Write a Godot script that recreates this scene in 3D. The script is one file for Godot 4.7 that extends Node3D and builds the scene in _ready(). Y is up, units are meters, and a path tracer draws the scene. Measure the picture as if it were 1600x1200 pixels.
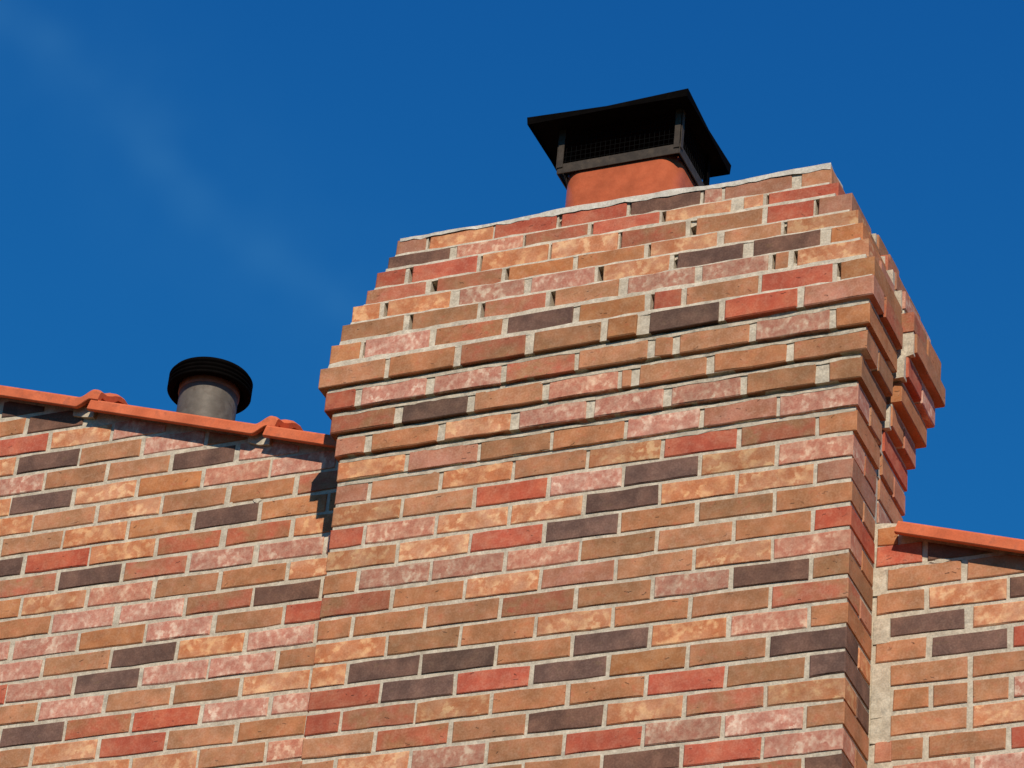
extends Node3D

const H := 0.0677        # course height
const P := 0.2032        # brick pitch
const W := 1.4124        # width of the chimney shaft
const D := 0.2           # how far the shaft stands proud of the gable wall
const GROUND := -7.15
const SLOPE := 0.317     # fall of the roof per metre
const RAKE := -0.615     # height of the underside of the verge tiles at x = 0

# corbelled head, course by course from the top: brick bottom at the left and right end (in courses),
# overhang at the left end, the right end and the front
const STEP := [
	[0.78, 0.80, -0.058, -0.105, -0.058], [1.67, 1.62, -0.045, -0.080, -0.045], [2.70, 2.68, -0.025, -0.035, -0.025],
	[3.64, 3.60, -0.010, -0.012, -0.010], [4.66, 4.55, 0.012, 0.010, 0.012], [5.66, 5.52, 0.029, 0.032, 0.029],
	[6.78, 6.62, 0.045, 0.054, 0.045], [7.95, 7.60, 0.061, 0.059, 0.058], [8.95, 8.68, 0.042, 0.046, 0.045],
	[9.93, 9.72, 0.024, 0.037, 0.032], [10.90, 10.78, 0.008, 0.021, 0.019]]
# how much further the rear half of the head stands out to the right
const REAR := [0.014, 0.014, 0.014, 0.016, 0.02, 0.022, 0.026, 0.03, 0.022, 0.014, 0.008, 0.0, 0.0, 0.0, 0.0, 0.0, 0.0]
# kinds of brick: B brown, G orange brown, K red brown, R red, S salmon, D dark, P pink mottled, O orange mottled;
# each brick below is its kind by place in that list, then its left and right end
const KINDS := ["B", "G", "K", "R", "S", "D", "P", "O"]
const CORBEL := [
	[[4, 0.058, 0.146], [7, 0.158, 0.346], [3, 0.351, 0.531], [3, 0.546, 0.734], [5, 0.746, 0.942], [6, 0.955, 1.002], [4, 1.012, 1.197], [0, 1.224, 1.307]],
	[[5, 0.045, 0.228], [6, 0.249, 0.442], [2, 0.452, 0.631], [3, 0.647, 0.835], [7, 0.853, 1.036], [7, 1.072, 1.125], [3, 1.141, 1.332]],
	[[3, 0.025, 0.110], [3, 0.134, 0.323], [7, 0.339, 0.529], [7, 0.540, 0.728], [2, 0.740, 0.919], [0, 0.951, 1.131], [3, 1.147, 1.271], [4, 1.287, 1.377]],
	[[2, 0.010, 0.187], [2, 0.221, 0.407], [1, 0.428, 0.611], [1, 0.625, 0.812], [7, 0.833, 1.016], [0, 1.036, 1.191], [7, 1.207, 1.400]],
	[[7, -0.012, 0.065], [7, 0.091, 0.273], [6, 0.302, 0.486], [6, 0.508, 0.686], [7, 0.711, 0.895], [5, 0.918, 1.097], [5, 1.129, 1.308], [1, 1.336, 1.422]],
	[[0, -0.029, 0.153], [0, 0.179, 0.366], [2, 0.388, 0.561], [0, 0.588, 0.765], [6, 0.792, 0.976], [6, 0.997, 1.174], [0, 1.195, 1.229], [7, 1.255, 1.444]],
	[[1, -0.045, 0.040], [6, 0.056, 0.242], [2, 0.261, 0.449], [5, 0.467, 0.649], [1, 0.668, 0.849], [3, 0.875, 0.947], [0, 0.965, 1.157], [3, 1.167, 1.355], [1, 1.378, 1.466]],
	[[0, -0.061, 0.128], [0, 0.143, 0.326], [2, 0.348, 0.528], [0, 0.552, 0.738], [1, 0.759, 0.838], [5, 0.873, 1.059], [3, 1.076, 1.269], [4, 1.287, 1.471]],
	[[3, -0.042, 0.045], [6, 0.065, 0.249], [6, 0.273, 0.461], [2, 0.477, 0.666], [0, 0.679, 0.867], [0, 0.887, 0.934], [0, 0.953, 1.141], [6, 1.159, 1.352], [1, 1.369, 1.458]],
	[[2, -0.024, 0.160], [5, 0.184, 0.367], [0, 0.389, 0.577], [6, 0.597, 0.785], [0, 0.796, 0.822], [0, 0.844, 1.026], [0, 1.046, 1.239], [0, 1.257, 1.449]],
	[[4, -0.008, 0.077], [0, 0.097, 0.285], [7, 0.307, 0.489], [6, 0.514, 0.698], [6, 0.722, 0.908], [6, 0.931, 1.116], [0, 1.132, 1.313], [0, 1.349, 1.433]],
]
const WALL_LEFT := [
	[[5, -1.216, -1.078], [5, -1.068, -0.943]],
	[[0, -1.334, -1.133], [5, -1.120, -0.942]],
	[[3, -1.250, -1.048], [7, -1.033, -0.845], [6, -0.833, -0.667]],
	[[7, -1.346, -1.141], [5, -1.129, -0.935], [0, -0.927, -0.739], [6, -0.727, -0.537], [2, -0.525, -0.340]],
	[[6, -1.237, -1.036], [0, -1.028, -0.839], [0, -0.827, -0.640], [5, -0.626, -0.436], [6, -0.421, -0.238]],
	[[7, -1.332, -1.131], [5, -1.127, -0.935], [7, -0.922, -0.733], [1, -0.721, -0.531], [6, -0.517, -0.322], [6, -0.312, -0.012]],
	[[7, -1.246, -1.049], [0, -1.043, -0.850], [7, -0.836, -0.645], [0, -0.635, -0.446], [0, -0.429, -0.239], [2, -0.222, -0.012]],
	[[0, -1.132, -0.941], [7, -0.933, -0.741], [1, -0.729, -0.540], [5, -0.526, -0.338], [1, -0.325, -0.012]],
	[[5, -1.250, -1.055], [3, -1.042, -0.847], [7, -0.839, -0.642], [2, -0.630, -0.443], [2, -0.423, -0.233], [7, -0.218, -0.012]],
	[[2, -1.135, -0.938], [5, -0.926, -0.735], [2, -0.723, -0.535], [6, -0.520, -0.335], [6, -0.316, -0.012]],
	[[1, -1.236, -1.038], [7, -1.028, -0.834], [6, -0.821, -0.630], [0, -0.616, -0.431], [0, -0.417, -0.229], [7, -0.216, -0.012]],
	[[0, -1.130, -0.932], [6, -0.922, -0.736], [6, -0.715, -0.523], [2, -0.513, -0.320], [5, -0.311, -0.012]],
	[[6, -1.246, -1.047], [6, -1.031, -0.837], [1, -0.827, -0.632], [6, -0.622, -0.430], [0, -0.415, -0.220], [3, -0.209, -0.012]],
	[[6, -1.132, -0.935], [0, -0.924, -0.726], [5, -0.716, -0.527], [7, -0.516, -0.324], [6, -0.311, -0.012]],
	[[3, -1.227, -1.032], [6, -1.026, -0.827], [5, -0.816, -0.626], [6, -0.614, -0.422], [6, -0.414, -0.223], [0, -0.210, -0.012]],
	[[0, -1.122, -0.925], [6, -0.915, -0.723], [0, -0.711, -0.522], [0, -0.510, -0.320], [7, -0.307, -0.012]],
	[[5, -1.020, -0.831], [2, -0.821, -0.631], [3, -0.620, -0.426], [6, -0.413, -0.225], [6, -0.212, -0.012]],
	[[0, -1.118, -0.922], [7, -0.910, -0.719], [3, -0.706, -0.516], [0, -0.507, -0.316], [0, -0.301, -0.012]],
	[[7, -1.007, -0.811], [7, -0.804, -0.613], [7, -0.603, -0.414], [0, -0.406, -0.218], [6, -0.209, -0.012]],
	[[6, -1.086, -0.892], [2, -0.880, -0.689], [0, -0.678, -0.489], [5, -0.478, -0.293], [2, -0.282, -0.012]],
]
const WALL_RIGHT := [
	[[3, 1.416, 1.532], [5, 1.545, 1.724], [2, 1.737, 1.915]],
	[[0, 1.446, 1.631], [0, 1.647, 1.828]],
	[[0, 1.419, 1.540], [7, 1.553, 1.744], [5, 1.754, 1.930]],
	[[5, 1.464, 1.642], [7, 1.663, 1.845]],
	[[0, 1.421, 1.546], [5, 1.562, 1.748], [3, 1.763, 1.944]],
	[[0, 1.469, 1.650], [0, 1.664, 1.845]],
	[[0, 1.477, 1.555], [0, 1.567, 1.651], [0, 1.665, 1.752], [6, 1.765, 1.944]],
	[[0, 1.471, 1.650], [7, 1.666, 1.845]],
	[[4, 1.425, 1.467], [0, 1.475, 1.543], [0, 1.560, 1.745], [3, 1.759, 1.935]],
	[[6, 1.480, 1.659], [6, 1.670, 1.848]],
	[[0, 1.479, 1.544], [7, 1.560, 1.745], [0, 1.757, 1.933]],
]
# the shaft below, whole bricks and halves in turn, from the twelfth course down
const SHAFT := ["OSBBPSP", "SBOBORKB", "OBRPDOP", "RPOODOOS", "OORDBBB", "BPPPBBBR", "KBOSBOP", "BBBKBPDB", "OBBOBBK",
	"ODDBDOPB", "RDRDGBD", "RKOBBRBD", "BKBDOKO", "BOPBRPPB", "BOBBDRP", "BBPBORKD"]
# second brick round the right corner, for every other course
const RETURN := {12: "B", 14: "K", 16: "B", 18: "B", 20: "S", 22: "O", 24: "D", 26: "B"}

var M := {}
var rng := RandomNumberGenerator.new()


# ---------------------------------------------------------------- materials

func noise_bytes(size: int, freq: float, seed_: int, kind := FastNoiseLite.TYPE_SIMPLEX_SMOOTH, octaves := 3, squash := 1.0) -> PackedByteArray:
	var n := FastNoiseLite.new()
	n.seed = seed_
	n.noise_type = kind
	n.frequency = freq
	n.fractal_octaves = octaves
	if kind == FastNoiseLite.TYPE_CELLULAR:
		n.cellular_return_type = FastNoiseLite.RETURN_CELL_VALUE
		n.domain_warp_enabled = true
		n.domain_warp_amplitude = 14.0
		n.domain_warp_frequency = 0.06
		n.fractal_type = FastNoiseLite.FRACTAL_NONE
	var im := n.get_seamless_image(int(size * squash), size)
	if squash != 1.0:
		im.resize(size, size, Image.INTERPOLATE_CUBIC)
	im.convert(Image.FORMAT_L8)
	return im.get_data()


func picture(size: int, bytes: PackedByteArray) -> ImageTexture:
	return ImageTexture.create_from_image(Image.create_from_data(size, size, false, Image.FORMAT_RGB8, bytes))


# a: base colour, b: second colour in broad zones, c: colour of the flecks; how: share of flecks, softness of their edge, grain, pits
func mottle(size: int, layers: Array, a: Color, b: Color, c: Color, share: float, soft: float, grain: float, pits: float, shift: int, bloom := 0.0) -> ImageTexture:
	var out := PackedByteArray()
	out.resize(size * size * 3)
	var broad: PackedByteArray = layers[0]
	var fine: PackedByteArray = layers[1]
	var flake: PackedByteArray = layers[2]
	var mid: PackedByteArray = layers[3]
	var count := size * size
	var drift: PackedByteArray = layers[4]
	for i in count:
		var j := (i + shift * 7919) % count
		var l := (i + shift * 3571 + 60013) % count
		var t := clampf((broad[j] / 255.0 - 0.5) * 2.4 + 0.5, 0.0, 1.0)
		var f := fine[i] / 255.0 - 0.5
		var k := 0.4 * flake[j] / 255.0 + 0.6 * mid[j] / 255.0
		var m := clampf((k - (1.0 - share)) / soft, 0.0, 1.0)
		m *= clampf(drift[l] / 255.0 * 1.8 - 0.1, 0.35, 1.0)
		var g := 1.0 + grain * f * 2.0 + 0.16 * (drift[l] / 255.0 - 0.5)
		if f > 0.5 - pits:
			g *= 0.45
		# lime bloom: a thin powdery film that gathers in grains
		var u := clampf(mid[l] / 255.0 * 1.6 - 0.55 + f * 1.2, 0.0, 1.0) * bloom
		var s := i * 3
		out[s] = int(clampf(lerpf(lerpf(lerpf(a.r, b.r, t), c.r, m) * g, 0.80, u), 0, 1) * 255)
		out[s + 1] = int(clampf(lerpf(lerpf(lerpf(a.g, b.g, t), c.g, m) * g, 0.68, u), 0, 1) * 255)
		out[s + 2] = int(clampf(lerpf(lerpf(lerpf(a.b, b.b, t), c.b, m) * g, 0.59, u), 0, 1) * 255)
	if pits >= 0.07:
		nicks(out, size, shift)
	return picture(size, out)


# short dark drag marks that the cutting wire left in the clay
func nicks(out: PackedByteArray, size: int, seed_: int) -> void:
	var r := RandomNumberGenerator.new()
	r.seed = seed_ + 9
	for i in 520:
		var p := Vector2(r.randf() * size, r.randf() * size)
		var d := Vector2.from_angle(r.randf_range(-0.5, 0.5))
		var deep := r.randf_range(0.45, 0.8)
		for k in r.randi_range(2, 7):
			var at := (int(p.y) % size * size + int(p.x) % size) * 3
			for c in 3:
				out[at + c] = int(out[at + c] * deep)
			p += d
			d = d.rotated(r.randf_range(-0.3, 0.3))
			if p.x < 0 or p.y < 0:
				break


func grey_picture(size: int, a: PackedByteArray, b: PackedByteArray, wa: float) -> ImageTexture:
	var out := PackedByteArray()
	out.resize(size * size * 3)
	for i in size * size:
		var v := int(clampf(a[i] * wa + b[i] * (1.0 - wa), 0, 255))
		out[i * 3] = v
		out[i * 3 + 1] = v
		out[i * 3 + 2] = v
	return picture(size, out)


func clay(tex: Texture2D, relief: Texture2D, depth: float, tint := Color.WHITE, rough := 0.9, scale := 0.667, offset := Vector3.ZERO) -> StandardMaterial3D:
	var m := StandardMaterial3D.new()
	m.albedo_texture = tex
	m.albedo_color = tint
	m.roughness = rough
	m.metallic_specular = 0.35
	m.uv1_triplanar = true
	m.uv1_world_triplanar = true
	m.uv1_scale = Vector3.ONE * scale
	m.uv1_offset = offset
	m.uv1_triplanar_sharpness = 8.0
	if relief:
		m.heightmap_enabled = true
		m.heightmap_texture = relief
		m.heightmap_scale = depth
	return m


func plain(c: Color, rough: float, metal := 0.0, spec := 0.5) -> StandardMaterial3D:
	var m := StandardMaterial3D.new()
	m.albedo_color = c
	m.roughness = rough
	m.metallic = metal
	m.metallic_specular = spec
	return m


func make_materials() -> void:
	var size := 768
	var broad := noise_bytes(size, 0.018, 3)
	var fine := noise_bytes(size, 0.28, 5)
	var flake := noise_bytes(size, 0.10, 7, FastNoiseLite.TYPE_CELLULAR, 1)
	var mid := noise_bytes(size, 0.07, 11, FastNoiseLite.TYPE_SIMPLEX_SMOOTH, 4)
	var streak := noise_bytes(size, 0.075, 13, FastNoiseLite.TYPE_SIMPLEX_SMOOTH, 4, 1.5)
	var drag := noise_bytes(size, 0.12, 17, FastNoiseLite.TYPE_SIMPLEX_SMOOTH, 3, 0.3)
	var drift := noise_bytes(size, 0.022, 19, FastNoiseLite.TYPE_SIMPLEX_SMOOTH, 3)
	var rough := grey_picture(size, fine, mid, 0.6)
	var soft := grey_picture(size, fine, drag, 0.5)
	M.relief = rough
	var plainish := [broad, fine, drag, mid, drift]
	var fleck := [broad, fine, flake, mid, drift]
	var pale := [mid, fine, flake, streak, drift]
	var t := {
		"B": mottle(size, plainish, Color(0.66, 0.46, 0.32), Color(0.735, 0.50, 0.355), Color(0.72, 0.43, 0.31), 0.42, 0.3, 0.07, 0.09, 0, 0.30),
		"G": mottle(size, plainish, Color(0.70, 0.455, 0.29), Color(0.77, 0.52, 0.345), Color(0.74, 0.415, 0.285), 0.40, 0.3, 0.07, 0.08, 31, 0.30),
		"K": mottle(size, plainish, Color(0.70, 0.405, 0.30), Color(0.66, 0.46, 0.325), Color(0.73, 0.37, 0.28), 0.45, 0.3, 0.07, 0.08, 77, 0.30),
		"R": mottle(size, plainish, Color(0.715, 0.35, 0.26), Color(0.76, 0.425, 0.315), Color(0.68, 0.33, 0.25), 0.40, 0.3, 0.07, 0.09, 103, 0.26),
		"S": mottle(size, plainish, Color(0.74, 0.50, 0.405), Color(0.685, 0.455, 0.345), Color(0.79, 0.565, 0.475), 0.4, 0.3, 0.07, 0.08, 151, 0.35),
		"D": mottle(size, plainish, Color(0.40, 0.30, 0.26), Color(0.485, 0.36, 0.305), Color(0.45, 0.355, 0.275), 0.38, 0.3, 0.10, 0.05, 199, 0.14),
		"P": mottle(size, pale, Color(0.735, 0.475, 0.395), Color(0.785, 0.565, 0.475), Color(0.89, 0.765, 0.665), 0.54, 0.32, 0.09, 0.05, 251, 0.30),
		"O": mottle(size, fleck, Color(0.755, 0.475, 0.32), Color(0.80, 0.56, 0.415), Color(0.88, 0.685, 0.505), 0.55, 0.22, 0.08, 0.05, 307, 0.25),
	}
	for key in t:
		M[key] = []
		for v in 4:
			var shade: Color = [Color(1, 1, 1), Color(0.94, 0.93, 0.92), Color(0.985, 0.95, 0.91), Color(0.89, 0.90, 0.88)][v]
			M[key].append(clay(t[key], soft if key in "BGKRSD" else rough, 0.045, shade, 0.92, 0.667, Vector3(0.37 * v, 0.61 * v, 0.23 * v)))
	var lime := mottle(size, [mid, fine, streak, flake, drift], Color(0.735, 0.68, 0.59), Color(0.80, 0.75, 0.66), Color(0.62, 0.585, 0.52), 0.36, 0.3, 0.12, 0.06, 401)
	M.mortar = clay(lime, rough, 0.08, Color.WHITE, 0.95)
	var wash := mottle(size, [mid, fine, streak, flake, drift], Color(0.77, 0.735, 0.67), Color(0.83, 0.80, 0.74), Color(0.66, 0.635, 0.58), 0.36, 0.3, 0.10, 0.05, 433)
	M.crown = clay(wash, rough, 0.08, Color.WHITE, 0.95)
	var tile := mottle(size, [broad, fine, mid, flake, drift], Color(0.80, 0.405, 0.255), Color(0.84, 0.445, 0.29), Color(0.70, 0.38, 0.265), 0.4, 0.3, 0.06, 0.03, 467)
	M.tile = clay(tile, soft, 0.03, Color.WHITE, 0.8)
	var liner := mottle(size, [mid, fine, drag, broad, drift], Color(0.68, 0.35, 0.23), Color(0.705, 0.37, 0.245), Color(0.645, 0.325, 0.215), 0.4, 0.4, 0.05, 0.03, 503)
	M.flue = clay(liner, soft, 0.01, Color.WHITE, 0.34)
	var soot := mottle(size, [mid, fine, streak, flake, drift], Color(0.32, 0.285, 0.25), Color(0.37, 0.33, 0.29), Color(0.45, 0.40, 0.34), 0.34, 0.3, 0.12, 0.05, 541)
	M.black = clay(soot, null, 0.0, Color(0.2, 0.2, 0.21), 0.65)
	M.black.metallic_specular = 0.1
	M.black.roughness = 0.85
	M.wire = plain(Color(0.03, 0.03, 0.03), 0.9, 0.0, 0.2)
	M.dusty = clay(soot, null, 0.0, Color(0.74, 0.72, 0.69), 0.6)
	var zinc := mottle(size, [mid, fine, streak, flake, drift], Color(0.52, 0.50, 0.47), Color(0.57, 0.55, 0.52), Color(0.47, 0.43, 0.40), 0.4, 0.3, 0.05, 0.03, 577)
	M.zinc = clay(zinc, null, 0.0, Color(0.76, 0.735, 0.70), 0.6)
	M.zinc.metallic = 0.1
	var turf := mottle(size, [mid, fine, streak, flake, drift], Color(0.24, 0.25, 0.15), Color(0.29, 0.28, 0.17), Color(0.32, 0.29, 0.20), 0.4, 0.3, 0.25, 0.05, 601)
	M.ground = clay(turf, null, 0.0, Color.WHITE, 1.0, 0.15)
	M.field = plain(Color.WHITE, 0.93, 0.0, 0.35)
	M.field.vertex_color_use_as_albedo = true
	M.far = clay(t["B"], rough, 0.05, Color(0.95, 0.92, 0.9), 0.93)


# ---------------------------------------------------------------- meshes

func begin() -> SurfaceTool:
	var st := SurfaceTool.new()
	st.begin(Mesh.PRIMITIVE_TRIANGLES)
	st.set_smooth_group(-1)
	return st


# a triangle whose front looks away from «inside»
func tri(st: SurfaceTool, a: Vector3, b: Vector3, c: Vector3, inside: Vector3) -> void:
	var n := (c - a).cross(b - a)
	if n.dot((a + b + c) / 3.0 - inside) < 0.0:
		var s := b
		b = c
		c = s
	st.add_vertex(a)
	st.add_vertex(b)
	st.add_vertex(c)


func quad(st: SurfaceTool, a: Vector3, b: Vector3, c: Vector3, d: Vector3, inside: Vector3) -> void:
	tri(st, a, b, c, inside)
	tri(st, a, c, d, inside)


func finish(st: SurfaceTool, called: String, m: Material, parent: Node3D, smooth := false) -> MeshInstance3D:
	if smooth:
		st.index()
	st.generate_normals()
	var o := MeshInstance3D.new()
	o.name = called
	o.mesh = st.commit()
	o.material_override = m
	parent.add_child(o, true)
	return o


func tag(o: Node, label: String, category: String) -> void:
	o.set_meta("label", label)
	o.set_meta("category", category)


func thing(called: String, at: Vector3, label: String, category: String) -> Node3D:
	var o := Node3D.new()
	o.name = called
	add_child(o, true)
	o.position = at
	tag(o, label, category)
	return o


func inset(poly: PackedVector2Array, by: float) -> PackedVector2Array:
	var out := PackedVector2Array()
	var n := poly.size()
	for i in n:
		var a := (poly[i] - poly[(i + n - 1) % n]).normalized()
		var b := (poly[(i + 1) % n] - poly[i]).normalized()
		var na := Vector2(-a.y, a.x)
		var nb := Vector2(-b.y, b.x)
		var mid := (na + nb).normalized()
		out.append(poly[i] + mid * by / maxf(0.5, mid.dot(na)))
	return out


# one brick: an uneven outline drawn along its depth, the front arrises worn off
func brick_mesh(poly: PackedVector2Array, depth: float, worn: float) -> ArrayMesh:
	var st := begin()
	var front := inset(poly, worn)
	var n := poly.size()
	var c := Vector2.ZERO
	for q in poly:
		c += q / n
	var heart := Vector3(c.x, c.y, -depth * 0.5)
	for i in n:
		var j := (i + 1) % n
		var a := Vector3(poly[i].x, poly[i].y, -worn * 0.8)
		var b := Vector3(poly[j].x, poly[j].y, -worn * 0.8)
		quad(st, a, b, Vector3(front[j].x, front[j].y, 0), Vector3(front[i].x, front[i].y, 0), heart)
		quad(st, a, b, Vector3(poly[j].x, poly[j].y, -depth), Vector3(poly[i].x, poly[i].y, -depth), heart)
	for i in range(1, n - 1):
		tri(st, Vector3(front[0].x, front[0].y, 0), Vector3(front[i].x, front[i].y, 0), Vector3(front[i + 1].x, front[i + 1].y, 0), heart)
	st.generate_normals()
	return st.commit()


# outline of a brick from the lower left corner, counter-clockwise, a little crooked; slant makes its bed follow a sagging course
func outline(w: float, h: float, uneven: float) -> PackedVector2Array:
	var poly := PackedVector2Array()
	var cut := maxi(1, int(round(w / 0.055)))
	for i in cut + 1:
		poly.append(Vector2(w * i / cut, rng.randf_range(-uneven, uneven)))
	for i in cut + 1:
		poly.append(Vector2(w * (cut - i) / cut, h + rng.randf_range(-uneven, uneven)))
	for i in [0, cut, cut + 1, 2 * cut + 1]:
		poly[i] += Vector2(rng.randf_range(-uneven, uneven), rng.randf_range(-uneven, uneven)) * 0.8
	return poly


func brick(parent: Node3D, kind: String, at: Vector3, w: float, h: float, depth: float, turn := 0.0, slant := 0.0, cut := [], shades := [0, 1, 2, 3]) -> void:
	var poly := outline(w, h, 0.0015)
	if cut.size():
		var half := PackedVector2Array([Vector2(-1, cut[0] - cut[1] * -1.0), Vector2(-1, -1), Vector2(1, -1), Vector2(1, cut[0] - cut[1] * 1.0)])
		var left := Geometry2D.intersect_polygons(poly, half)
		if left.is_empty():
			return
		poly = left[0]
		var area := 0.0
		for i in poly.size():
			area += poly[i].cross(poly[(i + 1) % poly.size()]) * 0.5
		if absf(area) < 0.0012:
			return
		if area < 0.0:
			poly.reverse()
	var o := MeshInstance3D.new()
	o.name = "brick"
	o.mesh = brick_mesh(poly, depth, rng.randf_range(0.0014, 0.0034))
	var v: int = shades[rng.randi_range(0, shades.size() - 1)]
	o.material_override = M[kind][v]
	parent.add_child(o, true)
	o.basis = Basis(Vector3.UP, turn) * Basis(Vector3.BACK, slant + rng.randf_range(-0.0025, 0.0025)) * Basis(Vector3.UP, rng.randf_range(-0.003, 0.003)) * Basis(Vector3.RIGHT, rng.randf_range(-0.012, 0.012))
	o.position = at + Basis(Vector3.UP, turn) * Vector3(0, 0, rng.randf_range(-0.0006, 0.0012))


# a box with a sagging bed and a rough front, for mortar
func rough_box(st: SurfaceTool, x0: float, x1: float, low0: float, low1: float, high0: float, high1: float, back: float, front: float, uneven := 0.0012, edge := 0.0, lean := 0.0) -> void:
	var cut := maxi(1, int(ceil((x1 - x0) / 0.035)))
	var heart := Vector3((x0 + x1) / 2, (low0 + low1 + high0 + high1) / 4, (back + front) / 2)
	var a := []
	for i in cut + 1:
		var t := float(i) / cut
		var x := lerpf(x0, x1, t)
		var lo := lerpf(low0, low1, t) + rng.randf_range(-edge, edge)
		var hi := lerpf(high0, high1, t) + rng.randf_range(-edge, edge)
		if edge > 0.001 and rng.randf() < 0.12:
			hi -= 0.003
		a.append([Vector3(x, lo, front + rng.randf_range(-uneven, uneven)), Vector3(x, hi, front + lean + rng.randf_range(-uneven, uneven)), Vector3(x, hi, back), Vector3(x, lo, back)])
	for i in cut:
		for k in 4:
			var l := (k + 1) % 4
			var c: Vector3 = (a[i][0] + a[i][2] + a[i + 1][0] + a[i + 1][2]) / 4
			quad(st, a[i][k], a[i][l], a[i + 1][l], a[i + 1][k], c)
	for e in [a[0], a[cut]]:
		quad(st, e[0], e[1], e[2], e[3], heart)


func box(st: SurfaceTool, low: Vector3, high: Vector3) -> void:
	var c := (low + high) / 2
	for axis in 3:
		for s in [0, 1]:
			var q := []
			for k in [[0, 0], [1, 0], [1, 1], [0, 1]]:
				var v := Vector3.ZERO
				v[axis] = low[axis] if s == 0 else high[axis]
				v[(axis + 1) % 3] = low[(axis + 1) % 3] if k[0] == 0 else high[(axis + 1) % 3]
				v[(axis + 2) % 3] = low[(axis + 2) % 3] if k[1] == 0 else high[(axis + 2) % 3]
				q.append(v)
			quad(st, q[0], q[1], q[2], q[3], c)


# surface of revolution about a vertical axis; profile of (radius, height) from the inside out
func lathe(st: SurfaceTool, axis: Vector3, profile: PackedVector2Array, around := 48) -> void:
	st.set_smooth_group(0)
	for i in profile.size() - 1:
		var a := profile[i]
		var b := profile[i + 1]
		for k in around:
			var p := TAU * k / around
			var q := TAU * (k + 1) / around
			var v := [axis + Vector3(cos(p) * a.x, a.y, sin(p) * a.x), axis + Vector3(cos(q) * a.x, a.y, sin(q) * a.x), axis + Vector3(cos(q) * b.x, b.y, sin(q) * b.x), axis + Vector3(cos(p) * b.x, b.y, sin(p) * b.x)]
			var mid: Vector3 = (v[0] + v[2]) / 2
			var d := b - a
			var out := Vector3(cos((p + q) / 2) * d.y, -d.x, sin((p + q) / 2) * d.y)
			if a.x > 0.0001:
				tri(st, v[0], v[1], v[2], mid - out)
			if b.x > 0.0001:
				tri(st, v[0], v[2], v[3], mid - out)


func rounded(x0: float, x1: float, z0: float, z1: float, r: float) -> PackedVector2Array:
	var out := PackedVector2Array()
	for c in [[x1 - r, z1 - r, 0.0], [x0 + r, z1 - r, PI / 2], [x0 + r, z0 + r, PI], [x1 - r, z0 + r, PI * 1.5]]:
		for i in 9:
			var a: float = c[2] + PI / 2 * i / 8.0
			out.append(Vector2(c[0] + cos(a) * r, c[1] + sin(a) * r))
	return out


# ---------------------------------------------------------------- the chimney

# mortar daubed over the bricks: where, and its half width and half height
const SMEARS := [[0.064, -0.622, 0.0275, 0.007, 0.012], [1.515, -1.172, -0.1995, 0.024, 0.011], [1.466, -1.158, -0.1995, 0.024, 0.009],
	[1.58, -1.156, -0.1995, 0.03, 0.007], [1.428, -1.20, -0.1995, 0.013, 0.022], [1.441, -1.235, -0.1995, 0.018, 0.014], [-0.425, -0.70, -0.1995, 0.011, 0.022],
	[-0.345, -0.692, -0.1995, 0.016, 0.009], [1.136, -1.585, 0.0008, 0.006, 0.016]]


func smear(st: SurfaceTool, at: Vector3, a: float, b: float) -> void:
	var n := 14
	var edge := []
	var inner := []
	for i in n:
		var t := TAU * i / n
		var r := rng.randf_range(0.65, 1.2)
		edge.append(at + Vector3(cos(t) * a * r, sin(t) * b * r, -0.004))
		inner.append(at + Vector3(cos(t) * a * r * 0.75, sin(t) * b * r * 0.8, rng.randf_range(-0.0012, -0.0002)))
	for i in n:
		var j := (i + 1) % n
		quad(st, edge[i], edge[j], inner[j], inner[i], at - Vector3(0, 0, 0.05))
		tri(st, inner[i], inner[j], at, at - Vector3(0, 0, 0.05))


func step(k: int) -> Array:
	if k <= 11:
		return STEP[k - 1]
	if k == 12:
		return [11.92, 11.84, 0.0, 0.010, 0.005]
	if k == 13:
		return [12.93, 12.89, 0.0, 0.006, 0.0]
	return [k - 0.07, k - 0.07, 0.0, 0.0, 0.0]


func bed(s: Array, x: float) -> float:
	return -H * lerpf(s[0], s[1], x / W)


# height of the bricks of a course at x
func tall(k: int, x: float) -> float:
	if k == 1:
		return -bed(step(1), x)
	return minf(bed(step(k - 1), x) - bed(step(k), x) - (0.0074 if k <= 8 else 0.0112), 0.0605)


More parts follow.
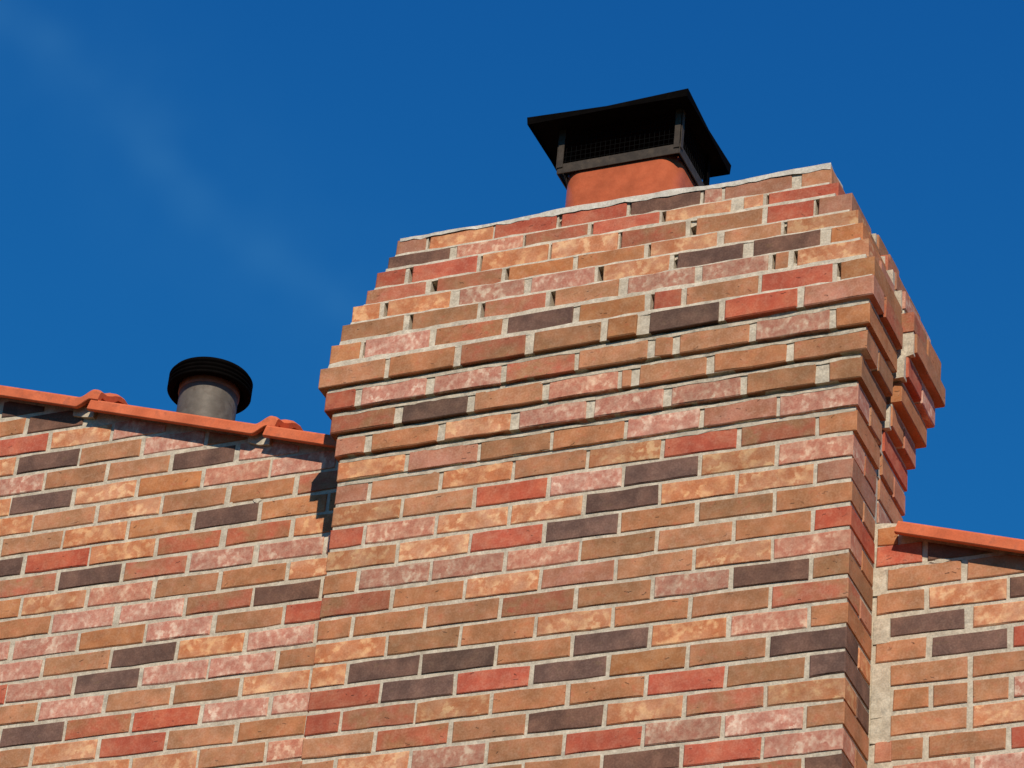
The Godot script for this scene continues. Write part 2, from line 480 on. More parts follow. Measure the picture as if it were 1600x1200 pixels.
func build_chimney() -> void:
	var c := thing("brick_chimney", Vector3.ZERO, "corbelled chimney of mixed brown, red, pink and dark bricks with cracked mortar", "chimney")
	var mortar := begin()
	for k in range(1, 28):
		var s := step(k)
		var above := step(k - 1) if k > 1 else [0.0, 0.0, 0.0, 0.0, 0.0]
		var below := step(k + 1)
		var slope: float = -(s[1] - s[0]) * H / W
		var slant := atan(slope)
		var joints := []
		var kinds := []
		if k <= 11:
			for q in CORBEL[k - 1]:
				kinds.append(KINDS[q[0]])
				joints.append(q[1])
				joints.append(q[2])
		else:
			for q in SHAFT[k - 12]:
				kinds.append(q)
			var x := 0.0
			for i in kinds.size():
				var w := P - 0.0102
				if kinds.size() == 8 and (i == 0 or i == 7):
					w = P / 2 - 0.0102
				joints.append(x + (rng.randf_range(-0.0015, 0.0015) if i else 0.0))
				joints.append(x + w + (rng.randf_range(-0.0015, 0.0015) if i < kinds.size() - 1 else 0.0))
				x += w + 0.0102
			joints[joints.size() - 1] = W + s[3]
		var count := kinds.size()
		for i in count:
			var x0: float = joints[2 * i]
			var x1: float = joints[2 * i + 1]
			var xm := (x0 + x1) / 2
			var h := tall(k, xm)
			var corner := i == 0 or i == count - 1
			var long := corner and x1 - x0 < 0.13
			var proud := 0.0
			if k == 8 and i == 4:
				proud = 0.006
			brick(c, kinds[i], Vector3(x0, bed(s, x0), s[4] + proud), x1 - x0, h, 0.192 + s[4] if long else 0.092, 0.0, slant)
			if corner and not long:
				# the second brick round the corner
				var kind: String = RETURN.get(k, ["B", "S", "G", "K", "B"][k % 5]) if i else "B"
				var span: float = 0.192 + s[4] - 0.102
				if i:
					brick(c, kind, Vector3(W + s[3], bed(s, W), s[4] - 0.102), span, h, 0.08, PI / 2)
				else:
					brick(c, kind, Vector3(-s[2], bed(s, 0.0), -0.192), span, h, 0.08, -PI / 2)
		# bed joint under the course, at the plane of whichever course lies further back
		var far: float = minf(s[4], below[4])
		var lx: float = -minf(s[2], below[2]) + 0.004
		var rx: float = W + minf(s[3], below[3]) - 0.004
		if k <= 12:
			var out: float = below[4] if k < 8 else far
			if k >= 8:
				# mortar dragged over the upper edge of the bricks below
				rough_box(mortar, lx, rx, bed(below, lx) + tall(k + 1, lx) - 0.0045, bed(below, rx) + tall(k + 1, rx) - 0.0045, bed(below, lx) + tall(k + 1, lx) + 0.004, bed(below, rx) + tall(k + 1, rx) + 0.004, far - 0.03, far + 0.0006, 0.0011, 0.0021, 0.001)
			rough_box(mortar, lx, rx, bed(below, lx) + tall(k + 1, lx) - 0.001, bed(below, rx) + tall(k + 1, rx) - 0.001, bed(s, lx) + 0.002, bed(s, rx) + 0.002, -0.19, out - 0.0035, 0.0022, 0.0013, -0.004 if k < 8 else 0.0)
			# the heart of the course, well behind the faces, and what is left of the mortar in the upright joints
			var behind := 0.088 if k <= 8 else 0.003
			rough_box(mortar, -s[2] + behind, W + s[3] - behind, bed(s, 0.0) + 0.001, bed(s, W) + 0.001, bed(s, 0.0) + tall(k, 0.0) - 0.001, bed(s, W) + tall(k, W) - 0.001, -0.185, s[4] - behind, 0.0008)
			if k <= 8:
				for i in count - 1:
					var a: float = joints[2 * i + 1] - 0.002
					var b: float = joints[2 * i + 2] + 0.002
					var hole := b - a > 0.014 and k < 8 and rng.randf() < 0.66
					var upto := lerpf(a, b, rng.randf_range(0.36, 0.58)) if hole else b
					var lo := bed(s, a) - 0.001
					var hi := bed(s, a) + tall(k, a) + 0.001
					var back: float = s[4] - rng.randf_range(0.002, 0.005)
					rough_box(mortar, a, upto, lo, lo, hi, hi, back - 0.07, back, 0.0012)
					if hole and rng.randf() < 0.45:
						# a crumb still sitting in the bottom or the top of the gap
						var piece := rng.randf_range(0.010, 0.024)
						if rng.randf() < 0.5:
							rough_box(mortar, upto - 0.001, b, lo, lo, lo + piece, lo + piece * 0.7, back - 0.042, back - 0.004, 0.002)
						else:
							rough_box(mortar, upto - 0.001, b, hi - piece, hi - piece * 0.6, hi, hi, back - 0.042, back - 0.006, 0.002)
	for q in SMEARS:
		if q[2] > -0.1:
			smear(mortar, Vector3(q[0], q[1], q[2]), q[3], q[4])
	rough_box(mortar, 0.004, W - 0.004, -28.0 * H, -28.0 * H, -11.9 * H, -11.85 * H, -0.215, -0.003, 0.0)
	box(mortar, Vector3(0.004, GROUND, -0.215), Vector3(W - 0.004, -28.0 * H, -0.003))
	# the rear half, from the wall plane back
	var heights := []
	for k in range(1, 19):
		var s := step(k)
		var above := step(k - 1) if k > 1 else [0.0, 0.0]
		var y: float = -H * s[1]
		var top: float = -H * above[1]
		var out: float = s[3] + (REAR[k - 1] if k <= 17 else 0.0)
		var back: float = -0.42 - s[2]
		var h := minf(top - y - (0.0108 if k > 1 else 0.0), 0.0605)
		var kinds: String = ["BK", "R", "BS", "K", "SB", "P", "KB", "B", "RP", "G", "BS", "R", "BS", "B", "PB", "S", "KB", "B"][k - 1]
		var start := -0.217
		var total: float = start - back
		var each := (total - 0.01 * (kinds.length() - 1)) / kinds.length()
		for i in kinds.length():
			var z := start - i * (each + 0.01)
			brick(c, kinds[i], Vector3(W + out, y, z), each, h, 0.09, PI / 2)
			brick(c, kinds[i], Vector3(-s[2], y, z - each), each, h, 0.09, -PI / 2)
		var under: float = minf(out, step(k + 1)[3] + (REAR[k] if k <= 16 else 0.0))
		var less: float = -minf(s[2], step(k + 1)[2])
		rough_box(mortar, -s[2] + 0.005, W + out - 0.005, y + 0.002, y + 0.002, top - 0.0118 if k > 1 else -0.001, top - 0.0118 if k > 1 else -0.001, back + 0.006, -0.221, 0.0)
		rough_box(mortar, less + 0.003, W + under - 0.003, y - 0.0138, y - 0.0138, y + 0.0021, y + 0.0021, -0.42 + less + 0.006, -0.2212, 0.0)
		# mortar squeezed out of the long crack between the two halves
		if k != 7 and k != 10:
			var reach: float = W + out - rng.randf_range(0.003, 0.008)
			rough_box(mortar, W + s[3] - 0.05, reach, y - 0.011, y - 0.009, top - 0.012 if k > 1 else -0.002, top - 0.014 if k > 1 else -0.004, -0.225, -0.203 + rng.randf_range(-0.008, 0.004), 0.005, 0.003)
	finish(mortar, "mortar", M.mortar, c)
	# lower courses, out of the picture
	var more := begin()
	var rows := int(-GROUND / H)
	for k in range(28, rows):
		var x := 0.0
		var half := k % 2 == 1
		while x < W - 0.05:
			var w := P / 2 - 0.0102 if half else P - 0.0102
			half = false
			field_brick(more, x, minf(x + w, W), -k * H, 0.057, 0.0)
			x += w + 0.0102
	var low := finish(more, "lower_brickwork", M.field, c)
	low.set_meta("kind", "stuff")
	build_crown(c)
	# clay liner standing out of the crown
	var liner := begin()
	liner.set_smooth_group(0)
	var outer := rounded(0.528, 0.864, -0.284, -0.071, 0.055)
	var inner := rounded(0.550, 0.842, -0.262, -0.093, 0.038)
	var mid := Vector3(0.696, 0, -0.178)
	for i in outer.size():
		var j := (i + 1) % outer.size()
		var prof := []
		for q in [i, j]:
			prof.append([Vector3(outer[q].x, -0.3, outer[q].y), Vector3(outer[q].x, 0.155, outer[q].y), Vector3(inner[q].x, 0.16, inner[q].y), Vector3(inner[q].x, -0.3, inner[q].y)])
		quad(liner, prof[0][0], prof[0][1], prof[1][1], prof[1][0], Vector3(mid.x, prof[0][0].y, mid.z))
		quad(liner, prof[0][1], prof[0][2], prof[1][2], prof[1][1], Vector3(prof[0][1].x, -1, prof[0][1].z))
		quad(liner, prof[0][2], prof[0][3], prof[1][3], prof[1][2], prof[0][2] * 2.0 - mid)
	finish(liner, "flue_liner", M.flue, c, true)


func build_crown(c: Node3D) -> void:
	var st := begin()
	var n := FastNoiseLite.new()
	n.seed = 21
	n.frequency = 9.0
	var nx := 60
	var nz := 14
	var grid := []
	for i in nx + 1:
		var column := []
		for j in nz + 1:
			var u := float(i) / nx
			var v := float(j) / nz
			var edge := minf(minf(u, 1.0 - u) * 1.3, minf(v, 1.0 - v) * 0.31)
			var x := lerpf(0.064, W - 0.112, u) + n.get_noise_2d(v * 0.4, 7.0) * 0.012
			var z := lerpf(-0.352, -0.0555, v) + n.get_noise_2d(u * 1.4, 3.0) * 0.003
			var dx := maxf(maxf(0.53 - x, x - 0.862), 0.0)
			var dz := maxf(maxf(-0.282 - z, z + 0.073), 0.0)
			var away := sqrt(dx * dx + dz * dz)
			var y := 0.005 + 0.009 * smoothstep(0.95, 1.3, x) + 0.022 * exp(-away * away / 0.012) * smoothstep(0.0, 0.02, edge + 0.008) + n.get_noise_2d(x * 0.5, z * 0.5) * 0.003 + smoothstep(0.0, 0.02, edge) * 0.004
			column.append(Vector3(x, y, z))
		grid.append(column)
	for i in nx:
		for j in nz:
			quad(st, grid[i][j], grid[i + 1][j], grid[i + 1][j + 1], grid[i][j + 1], (grid[i][j] + grid[i + 1][j + 1]) / 2 - Vector3(0, 1, 0))
	for i in nx:
		for j in [0, nz]:
			var a: Vector3 = grid[i][j]
			var b: Vector3 = grid[i + 1][j]
			var da := Vector3(0, -0.005 - a.y + n.get_noise_2d(a.x * 2.0, 40.0) * 0.007, 0)
			var db := Vector3(0, -0.005 - b.y + n.get_noise_2d(b.x * 2.0, 40.0) * 0.007, 0)
			quad(st, a, b, b + db, a + da, Vector3(a.x, a.y, -0.2))
	for j in nz:
		for i in [0, nx]:
			var a: Vector3 = grid[i][j]
			var b: Vector3 = grid[i][j + 1]
			quad(st, a, b, Vector3(b.x, -0.012, b.z), Vector3(a.x, -0.012, a.z), Vector3(0.7, a.y, a.z))
	finish(st, "mortar_crown", M.crown, c)


const TONES := [[0.42, 0.18, 0.075], [0.42, 0.18, 0.075], [0.45, 0.15, 0.06], [0.53, 0.12, 0.05], [0.14, 0.075, 0.065], [0.55, 0.27, 0.2], [0.6, 0.29, 0.13], [0.58, 0.3, 0.17]]


func field_brick(st: SurfaceTool, x0: float, x1: float, y: float, h: float, z: float) -> void:
	var t: Array = TONES[rng.randi_range(0, 7)]
	var k := rng.randf_range(0.86, 1.05)
	st.set_color(Color(t[0] * k, t[1] * k, t[2] * k))
	var c := Vector3((x0 + x1) / 2, y + h / 2, z - 0.03)
	var f := [Vector3(x0, y, z), Vector3(x1, y, z), Vector3(x1, y + h, z), Vector3(x0, y + h, z)]
	quad(st, f[0], f[1], f[2], f[3], c)
	for i in 4:
		var j := (i + 1) % 4
		quad(st, f[i], f[j], f[j] - Vector3(0, 0, 0.03), f[i] - Vector3(0, 0, 0.03), c)


# ---------------------------------------------------------------- cap and vent

func build_cap() -> void:
	var c := thing("chimney_cap", Vector3(0.694, 0.142, -0.176), "black metal chimney cap with flat square lid over the clay flue", "chimney cap")
	var x := 0.175
	var z := 0.111
	# clamping band round the flue, folded outwards at its foot
	var st := begin()
	for s in [-1.0, 1.0]:
		box(st, Vector3(-x, 0.0, s * z - 0.0015), Vector3(x, 0.031, s * z + 0.0015))
		box(st, Vector3(s * (x + 0.002) - 0.0015, 0.0005, -z - 0.0005), Vector3(s * (x + 0.002) + 0.0015, 0.0315, z + 0.0005))
		box(st, Vector3(-x + 0.004, 0.027, s * z - s * 0.02 - 0.018), Vector3(x - 0.004, 0.0295, s * z - s * 0.02 + 0.018))
	finish(st, "band", M.dusty, c)
	for sx in [-1.0, 1.0]:
		for sz in [-1.0, 1.0]:
			var p := begin()
			box(p, Vector3(sx * x - 0.008 - sx * 0.006, 0.018, sz * (z + 0.0035) - 0.0012), Vector3(sx * x + 0.008 - sx * 0.006, 0.1475, sz * (z + 0.0035) + 0.0012))
			box(p, Vector3(sx * (x + 0.005) - 0.0012, 0.0185, sz * (z - 0.006) - 0.008), Vector3(sx * (x + 0.005) + 0.0012, 0.147, sz * (z - 0.006) + 0.008))
			finish(p, "post", M.dusty if sz > 0.0 else M.black, c)
	# woven wire between band and lid
	var mesh := begin()
	for s in [-1.0, 1.0]:
		var n := 24
		for i in range(1, n):
			var u := lerpf(-x + 0.004, x - 0.004, float(i) / n)
			box(mesh, Vector3(u - 0.0005, 0.03, s * (z - 0.004) - 0.0008), Vector3(u + 0.0005, 0.147, s * (z - 0.004) + 0.0008))
		for i in range(1, 16):
			var u := lerpf(-z + 0.006, z - 0.006, float(i) / 16)
			box(mesh, Vector3(s * (x - 0.004) - 0.0008, 0.03, u - 0.0008), Vector3(s * (x - 0.004) + 0.0008, 0.147, u + 0.0008))
		for i in 7:
			var y := 0.042 + i * 0.0155
			box(mesh, Vector3(-x + 0.003, y - 0.0008, s * (z - 0.0056) - 0.0008), Vector3(x - 0.003, y + 0.0008, s * (z - 0.0056) + 0.0008))
			box(mesh, Vector3(s * (x - 0.0056) - 0.0008, y - 0.0008, -z + 0.005), Vector3(s * (x - 0.0056) + 0.0008, y + 0.0008, z - 0.005))
	var screen := finish(mesh, "wire_screen", M.wire, c)
	screen.set_meta("kind", "stuff")
	# lid: a shallow pan with a folded rim whose corners stick up
	var lid := begin()
	var a := 0.2315
	var b := 0.176
	var o := Vector3(-0.0175, 0.139, 0.0)
	var under := []
	var rim := []
	var drip := []
	for q in [[-1, 1], [0, 1], [1, 1], [1, 0], [1, -1], [0, -1], [-1, -1], [-1, 0]]:
		var corner: bool = absi(q[0]) + absi(q[1]) == 2
		under.append(o + Vector3(q[0] * (a - 0.003), 0.010, q[1] * (b - 0.003)))
		drip.append(o + Vector3(q[0] * (a + 0.001), (-0.003 if corner else 0.0) - (0.008 if q[1] < 0 else 0.0), q[1] * (b + 0.001)))
		rim.append(o + Vector3(q[0] * (a + (0.003 if corner else 0.0)), 0.021 if corner else 0.0135, q[1] * (b + (0.003 if corner else 0.0))))
	var peak := o + Vector3(0, 0.045, 0)
	for i in 8:
		var j := (i + 1) % 8
		tri(lid, under[i], under[j], o + Vector3(0, 0.0095, 0), o + Vector3(0, 0.3, 0))
		quad(lid, under[i], under[j], drip[j], drip[i], (under[i] + under[j]) * 1.0 - o + Vector3(0, 0.05, 0))
		quad(lid, drip[i], drip[j], rim[j], rim[i], o + Vector3(0, 0.004, 0))
		var wi: Vector3 = rim[i].lerp(peak, 0.06) - Vector3(0, 0.003, 0)
		var wj: Vector3 = rim[j].lerp(peak, 0.06) - Vector3(0, 0.003, 0)
		quad(lid, rim[i], rim[j], wj, wi, (rim[i] + rim[j]) / 2 - Vector3(0, 0.3, 0))
		tri(lid, wi, wj, peak, o - Vector3(0, 0.3, 0))
	finish(lid, "lid", M.black, c)


func build_vent() -> void:
	var v := thing("vent_pipe", Vector3(-0.724, -0.36, -0.5), "round grey vent pipe with black ribbed cap behind the roof edge", "vent")
	var o := Vector3.ZERO
	var pipe := begin()
	lathe(pipe, o, PackedVector2Array([Vector2(0.086, -0.2), Vector2(0.086, 0.262)]))
	finish(pipe, "pipe", M.zinc, v, true)
	var collar := begin()
	lathe(collar, o, PackedVector2Array([Vector2(0.0865, 0.258), Vector2(0.0895, 0.260), Vector2(0.0895, 0.285), Vector2(0.08, 0.29)]))
	finish(collar, "collar", M.zinc, v, true)
	var cap := begin()
	var prof := PackedVector2Array([Vector2(0.088, 0.281), Vector2(0.100, 0.279), Vector2(0.102, 0.268), Vector2(0.116, 0.265)])
	for i in 4:
		var y := 0.267 + i * 0.0135
		prof.append_array(PackedVector2Array([Vector2(0.121, y), Vector2(0.123, y + 0.003), Vector2(0.123, y + 0.006), Vector2(0.1205, y + 0.0085), Vector2(0.1175, y + 0.010), Vector2(0.1175, y + 0.0115)]))
	prof.append_array(PackedVector2Array([Vector2(0.117, 0.322), Vector2(0.09, 0.334), Vector2(0.0, 0.34)]))
	lathe(cap, o, prof, 64)
	finish(cap, "cap", M.black, v)
	var flash := begin()
	lathe(flash, o, PackedVector2Array([Vector2(0.16, 0.02), Vector2(0.1, 0.05), Vector2(0.0875, 0.09), Vector2(0.087, 0.09)]))
	finish(flash, "flashing", M.zinc, v, true)


# ---------------------------------------------------------------- the house

func roof_line(x: float) -> float:
	return RAKE - SLOPE * x if x > -3.0 else RAKE + SLOPE * 3.0 + SLOPE * (x + 3.0)


const CROSS := [[0.0, 0.028, 0.002], [0.002, 0.033, 0.0], [0.008, 0.036, 0.0], [0.014, 0.037, 0.001], [0.0165, 0.0375, 0.016], [0.032, 0.040, 0.018], [0.05, 0.050, 0.020], [0.065, 0.061, 0.030], [0.085, 0.071, 0.050], [0.11, 0.076, 0.058], [0.135, 0.073, 0.056], [0.16, 0.064, 0.046], [0.19, 0.046, 0.029], [0.22, 0.033, 0.017], [0.25, 0.029, 0.014], [0.31, 0.029, 0.014]]


# one verge or field tile: a roll and a pan, the tail kicked up to ride over the next tile
func tile_mesh(length: float, kick: bool) -> SurfaceTool:
	var st := begin()
	var stations := [0.0, 0.02, length * 0.3, length * 0.6, length - 0.1]
	for q in [0.075, 0.066, 0.06, 0.054, 0.048, 0.042, 0.036, 0.03, 0.024, 0.017, 0.010, 0.005, 0.002, 0.0]:
		stations.append(length - q)
	var rings := []
	for s in stations:
		var lift := smoothstep(length - 0.066, length - 0.026, s) * 0.032 if kick else 0.0
		var ring := []
		for p in CROSS:
			ring.append([Vector3(s, p[1] + lift - (pow(clampf((s - length + 0.020) / 0.020, 0.0, 1.0), 2.0) * 0.007 if kick else 0.0), -p[0]), Vector3(s, p[2] + lift, -p[0])])
		rings.append(ring)
	for i in rings.size() - 1:
		for k in CROSS.size() - 1:
			var c: Vector3 = (rings[i][k][0] + rings[i + 1][k + 1][1] + rings[i][k + 1][1] + rings[i + 1][k][0]) / 4
			for l in 2:
				quad(st, rings[i][k][l], rings[i][k + 1][l], rings[i + 1][k + 1][l], rings[i + 1][k][l], c)
		for k in [0, CROSS.size() - 1]:
			var inner: Vector3 = rings[i][6][1]
			quad(st, rings[i][k][0], rings[i][k][1], rings[i + 1][k][1], rings[i + 1][k][0], inner)
	for i in [0, rings.size() - 1]:
		for k in CROSS.size() - 1:
			quad(st, rings[i][k][0], rings[i][k + 1][0], rings[i][k + 1][1], rings[i][k][1], Vector3(length / 2, 0, -0.1))
	return st


func wall_row(wall: Node3D, row: Array, y: float) -> void:
	for r in row:
		var x0: float = r[1]
		var x1: float = r[2]
		if x0 > 1.455 and x0 < 1.485:
			x0 -= 0.009
		var parts := [[x0, x1]]
		if x1 - x0 > 0.215:
			parts = [[x0, x0 + 0.192], [x0 + 0.203, x1]]
		for q in parts:
			var cut := []
			var limit: float = roof_line(q[0]) + 0.008 - y
			if limit - SLOPE * (q[1] - q[0]) < 0.06:
				cut = [limit, SLOPE]
			brick(wall, KINDS[r[0]], Vector3(q[0], y, -D), q[1] - q[0], 0.0562 + rng.randf_range(-0.0008, 0.0008), 0.09, 0.0, 0.0, cut, [0, 0, 1, 2])


func build_house() -> void:
	var house := thing("brick_house", Vector3(-3.0, GROUND, -4.0), "house with mixed brick gable wall and orange clay tile verge", "house")
	var back := Vector3(3.0, -GROUND, 4.0)
	var wall := Node3D.new()
	wall.name = "gable_wall"
	house.add_child(wall, true)
	wall.position = back
	# mortar body of the gable
	var st := begin()
	var face := PackedVector2Array([Vector2(-9.5, GROUND), Vector2(3.5, GROUND), Vector2(3.5, roof_line(3.5) + 0.018), Vector2(-3.0, roof_line(-3.0) + 0.018), Vector2(-9.5, roof_line(-9.5) + 0.018)])
	var heart := Vector3(-3, -3, -0.3)
	for i in face.size():
		var j := (i + 1) % face.size()
		quad(st, Vector3(face[i].x, face[i].y, -D - 0.003), Vector3(face[j].x, face[j].y, -D - 0.003), Vector3(face[j].x, face[j].y, -D - 0.2), Vector3(face[i].x, face[i].y, -D - 0.2), heart)
	for z in [-D - 0.003, -D - 0.2]:
		for i in range(1, face.size() - 1):
			tri(st, Vector3(face[0].x, face[0].y, z), Vector3(face[i].x, face[i].y, z), Vector3(face[i + 1].x, face[i + 1].y, z), heart)
	# patched joint between the chimney and the wall on its right
	for k in range(19, 30):
		if k in [19, 21, 25]:
			continue
		var y := -(k + 0.06) * H
		rough_box(st, W + 0.001, 1.458 + rng.randf_range(-0.004, 0.006), y - 0.011, y - 0.011, y + 0.057, y + 0.058, -0.26, -D + rng.randf_range(-0.002, 0.003), 0.003)
	rough_box(st, W - 0.01, 1.444, -(18.06) * H - 0.01, -18.06 * H - 0.012, -17.06 * H - 0.004, -17.06 * H - 0.008, -0.26, -D - 0.001, 0.004)
	rough_box(st, W - 0.01, 1.471, -17.2 * H, -17.2 * H, -15.1 * H, -15.2 * H, -0.28, -D - 0.005, 0.003)
	# bedding under the kicked-up tails of the verge tiles
	for j in range(-2, 8):
		var x := -0.885 + 0.577 * j
		if x < -0.1 or x > W + 0.2:
			rough_box(st, x - 0.085, x - 0.016, roof_line(x - 0.085) - 0.014, roof_line(x - 0.016) - 0.010, roof_line(x - 0.085) + 0.018, roof_line(x - 0.016) + 0.030, -0.24, -0.188, 0.003, 0.002)
	for q in SMEARS:
		if q[2] < -0.1:
			smear(st, Vector3(q[0], q[1], q[2]), q[3], q[4])
	finish(st, "mortar", M.mortar, wall)
	brick(wall, "G", Vector3(1.418, -16.12 * H, -D), 0.050, 0.052, 0.05)
	for n in WALL_LEFT.size():
		wall_row(wall, WALL_LEFT[n], -(n + 4.23) * H + 0.005)
	for n in WALL_RIGHT.size():
		wall_row(wall, WALL_RIGHT[n], -(n + 17.06) * H + 0.005)
	# the rest of the gable, out of the picture
	var more := begin()
	var rows := int(-GROUND / H)
	for m in range(-4, rows - 1):
		for side in 2:
			var y := -(m + (0.23 if side == 0 else 0.06)) * H + 0.005
			var n := m - 4 if side == 0 else m - 17
			var built: Array = WALL_LEFT if side == 0 else WALL_RIGHT
			var known := n >= 0 and n < built.size()
			var x: float
			if side == 0:
				x = (built[n][0][1] if known else -0.012 - (P / 2 if m % 2 else 0.0)) - 0.0102
				while x > -9.3:
					if roof_line(x) - y > 0.13 and roof_line(x - P) - y > 0.13:
						field_brick(more, x - P + 0.0102, x, y, 0.057, -D)
					x -= P
			else:
				x = (built[n][built[n].size() - 1][2] if known else W + 0.05 + (P / 2 if m % 2 else 0.0)) + 0.0102
				while x < 3.3:
					if roof_line(x + P) - y > 0.07:
						field_brick(more, x, x + P - 0.0102, y, 0.057, -D)
					x += P
	var rest := finish(more, "outer_brickwork", M.field, wall)
	rest.set_meta("kind", "stuff")
	# the other walls
	for q in [[3.3, 3.5], [-9.5, -9.3]]:
		var sw := begin()
		box(sw, Vector3(q[0], GROUND, -7.5), Vector3(q[1], roof_line(3.5) - 0.02, -D - 0.21)) 
		finish(sw, "side_wall", M.far, house).position = back
	var rw := begin()
	box(rw, Vector3(-9.5, GROUND, -7.8), Vector3(3.5, roof_line(3.5) - 0.02, -7.51))
	finish(rw, "rear_wall", M.far, house).position = back
	build_roof(house, back)


func build_roof(house: Node3D, back: Vector3) -> void:
	var roof := Node3D.new()
	roof.name = "roof"
	house.add_child(roof, true)
	roof.position = back
	var tilt := atan(SLOPE)
	var run := 0.577
	var stretch := 1.0 / cos(tilt)
	# deck under the tiles
	for side in 2:
		var deck := begin()
		box(deck, Vector3(0, -0.03, -7.7), Vector3(6.9 * stretch, -0.002, -D - 0.205))
		var d := finish(deck, "deck", M.far, roof)
		d.position = Vector3(-3.0, roof_line(-3.0), 0.0)
		d.rotation.z = -tilt
		if side == 1:
			d.rotation = Vector3(0, PI, tilt)
			d.position.z = -7.7 - D - 0.205
			d.basis = Basis(Vector3.BACK, tilt) * Basis(Vector3.UP, PI)
	# verge tiles one by one; the chimney cuts two of them short
	var full := tile_mesh(run * stretch + 0.024, true)
	full.generate_normals()
	var shape: ArrayMesh = full.commit()
	for j in range(-3, 9):
		var x0 := -0.885 + run * (j - 1) - 0.024
		var x1 := -0.885 + run * j
		var mesh: Mesh = shape
		if x1 > 0.0 and x0 < 0.0:
			var t := tile_mesh((-0.004 - x0) * stretch, false)
			t.generate_normals()
			mesh = t.commit()
		elif x0 >= -0.1 and x1 < W + 0.06:
			continue
		elif x0 < W + 0.06 and x0 > 0.5:
			x0 = 1.472
			var t := tile_mesh((x1 - x0) * stretch, true)
			t.generate_normals()
			mesh = t.commit()
		var o := MeshInstance3D.new()
		o.name = "verge_tile"
		o.mesh = mesh
		o.material_override = M.tile
		roof.add_child(o, true)
		o.position = Vector3(x0, roof_line(x0), -0.158)
		o.rotation.z = -tilt + rng.randf_range(-0.002, 0.002)
		o.position.z += rng.randf_range(-0.003, 0.003)
	# the field of tiles behind them, and the far slope
	var mm := MultiMesh.new()
	mm.transform_format = MultiMesh.TRANSFORM_3D
	mm.mesh = shape
	var spots := []
	for j in range(-3, 9):
		for c in range(1, 25):
			var x0 := -0.885 + run * (j - 1) - 0.024
			spots.append(Transform3D(Basis(Vector3.BACK, -tilt), Vector3(x0, roof_line(x0), -0.158 - c * 0.3)))
	for j in 11:
		for c in range(0, 25):
			var x0 := -3.1 - run * j
			spots.append(Transform3D(Basis(Vector3.BACK, tilt) * Basis(Vector3.UP, PI), Vector3(x0, roof_line(x0), -0.158 - (c + 1) * 0.3)))
	mm.instance_count = spots.size()
	for i in spots.size():
		mm.set_instance_transform(i, spots[i])
	var f := MultiMeshInstance3D.new()
	f.name = "tile_field"
	f.multimesh = mm
	f.material_override = M.tile
	roof.add_child(f, true)
	f.set_meta("kind", "stuff")


# ---------------------------------------------------------------- light, sky, camera

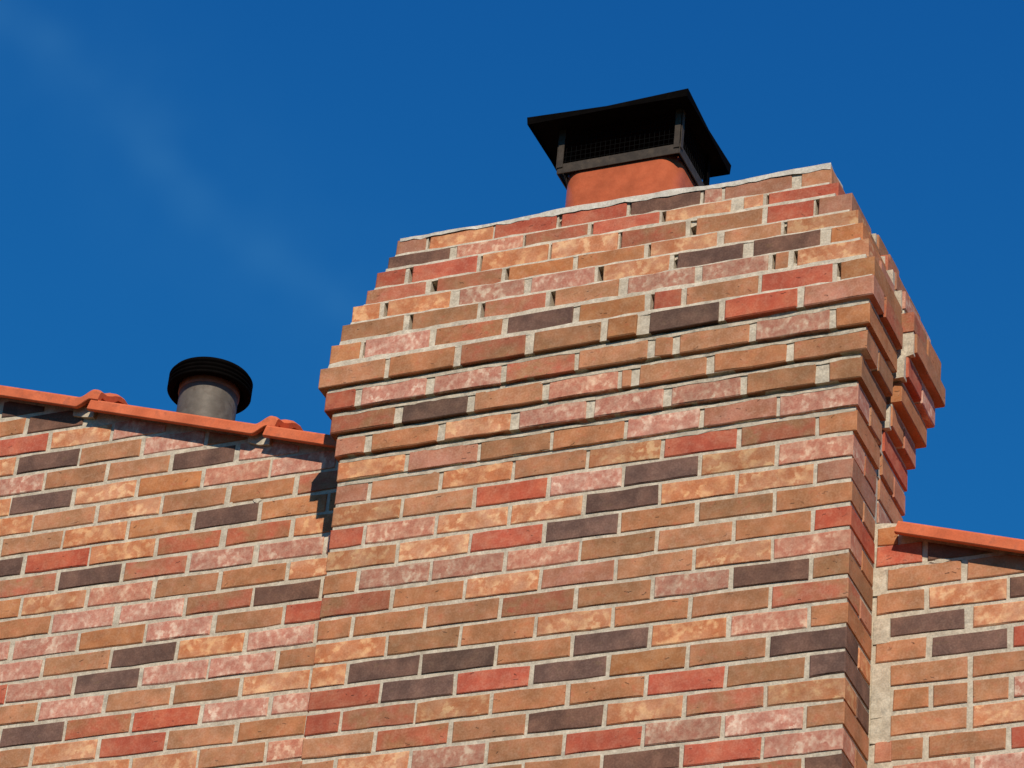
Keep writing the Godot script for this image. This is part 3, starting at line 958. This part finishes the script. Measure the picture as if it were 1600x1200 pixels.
func build_view() -> void:
	var cam := Camera3D.new()
	cam.name = "camera"
	cam.position = Vector3(3.7059, -5.5505, 6.9010)
	cam.rotation = Vector3(0.57808, 0.43785, 0.09927)
	cam.fov = 12.538
	cam.near = 0.1
	cam.far = 6000.0
	add_child(cam)
	cam.current = true
	var sun := DirectionalLight3D.new()
	sun.name = "sun"
	sun.light_energy = 1.32
	sun.light_color = Color(1.0, 0.955, 0.89)
	sun.light_angular_distance = 0.5
	sun.shadow_enabled = true
	add_child(sun)
	sun.look_at_from_position(Vector3.ZERO, Vector3(-0.36, -0.54, -0.761), Vector3.UP)
	var sky := ProceduralSkyMaterial.new()
	sky.sky_top_color = Color(0.002, 0.048, 0.25).linear_to_srgb()
	sky.sky_horizon_color = Color(0.035, 0.42, 0.92).linear_to_srgb()
	sky.sky_curve = 0.3
	sky.ground_bottom_color = Color(0.10, 0.10, 0.07).linear_to_srgb()
	sky.ground_horizon_color = Color(0.16, 0.20, 0.22).linear_to_srgb()
	sky.sun_angle_max = 1.0
	sky.sky_cover = ImageTexture.create_from_image(cirrus())
	var env := Environment.new()
	env.background_mode = Environment.BG_SKY
	env.sky = Sky.new()
	env.sky.sky_material = sky
	env.tonemap_mode = Environment.TONE_MAPPER_LINEAR
	env.tonemap_exposure = 1.0
	env.sdfgi_enabled = true
	env.ssao_enabled = true
	env.ssil_enabled = true
	var we := WorldEnvironment.new()
	we.name = "environment"
	we.environment = env
	add_child(we)


# a thin drifting trail of ice cloud, by compass bearing and height above the horizon
func cirrus() -> Image:
	var w := 2048
	var h := 1024
	var im := Image.create(w, h, false, Image.FORMAT_RGBAF)
	var n := FastNoiseLite.new()
	n.seed = 5
	n.frequency = 0.6
	n.fractal_octaves = 4
	var line := [[-134.0, 41.5], [-127.7, 38.2], [-125.4, 37.5], [-123.1, 36.4], [-121.5, 35.25], [-120.1, 34.7], [-118.8, 34.1], [-115.5, 32.6], [-110.0, 30.5]]
	for y in range(230, 360):
		for x in range(1700, 2048):
			var around := (x + 0.5) / w * 360.0 - 90.0
			if around > 180.0:
				around -= 360.0
			var up := 90.0 - (y + 0.5) / h * 180.0
			var best := 99.0
			for i in line.size() - 1:
				var a := Vector2(line[i][0] * 0.81, line[i][1])
				var b := Vector2(line[i + 1][0] * 0.81, line[i + 1][1])
				var p := Vector2(around * 0.81, up)
				var q := Geometry2D.get_closest_point_to_segment(p, a, b)
				best = minf(best, p.distance_to(q))
			var v := n.get_noise_2d(around * 1.0, up * 1.4)
			var wide := 0.34 + 0.12 * v
			var thick := 0.55 * exp(-pow(best / wide, 2.0)) * (0.72 + 0.7 * n.get_noise_2d(around * 0.8 + 50.0, up)) + 0.3 * exp(-pow(best / 1.5, 2.0)) * (0.7 + 0.6 * v)
			im.set_pixel(x, y, Color(0.014, 0.034, 0.034, clampf(thick, 0.0, 1.0)))
	return im


func _ready() -> void:
	rng.seed = 4242
	build_view()
	make_materials()
	var ground := MeshInstance3D.new()
	ground.name = "ground"
	var plane := PlaneMesh.new()
	plane.size = Vector2(4000, 4000)
	ground.mesh = plane
	ground.material_override = M.ground
	add_child(ground)
	ground.position.y = GROUND
	ground.set_meta("kind", "structure")
	ground.set_meta("label", "dry grass ground round the house, below the picture")
	build_house()
	build_chimney()
	build_cap()
	build_vent()
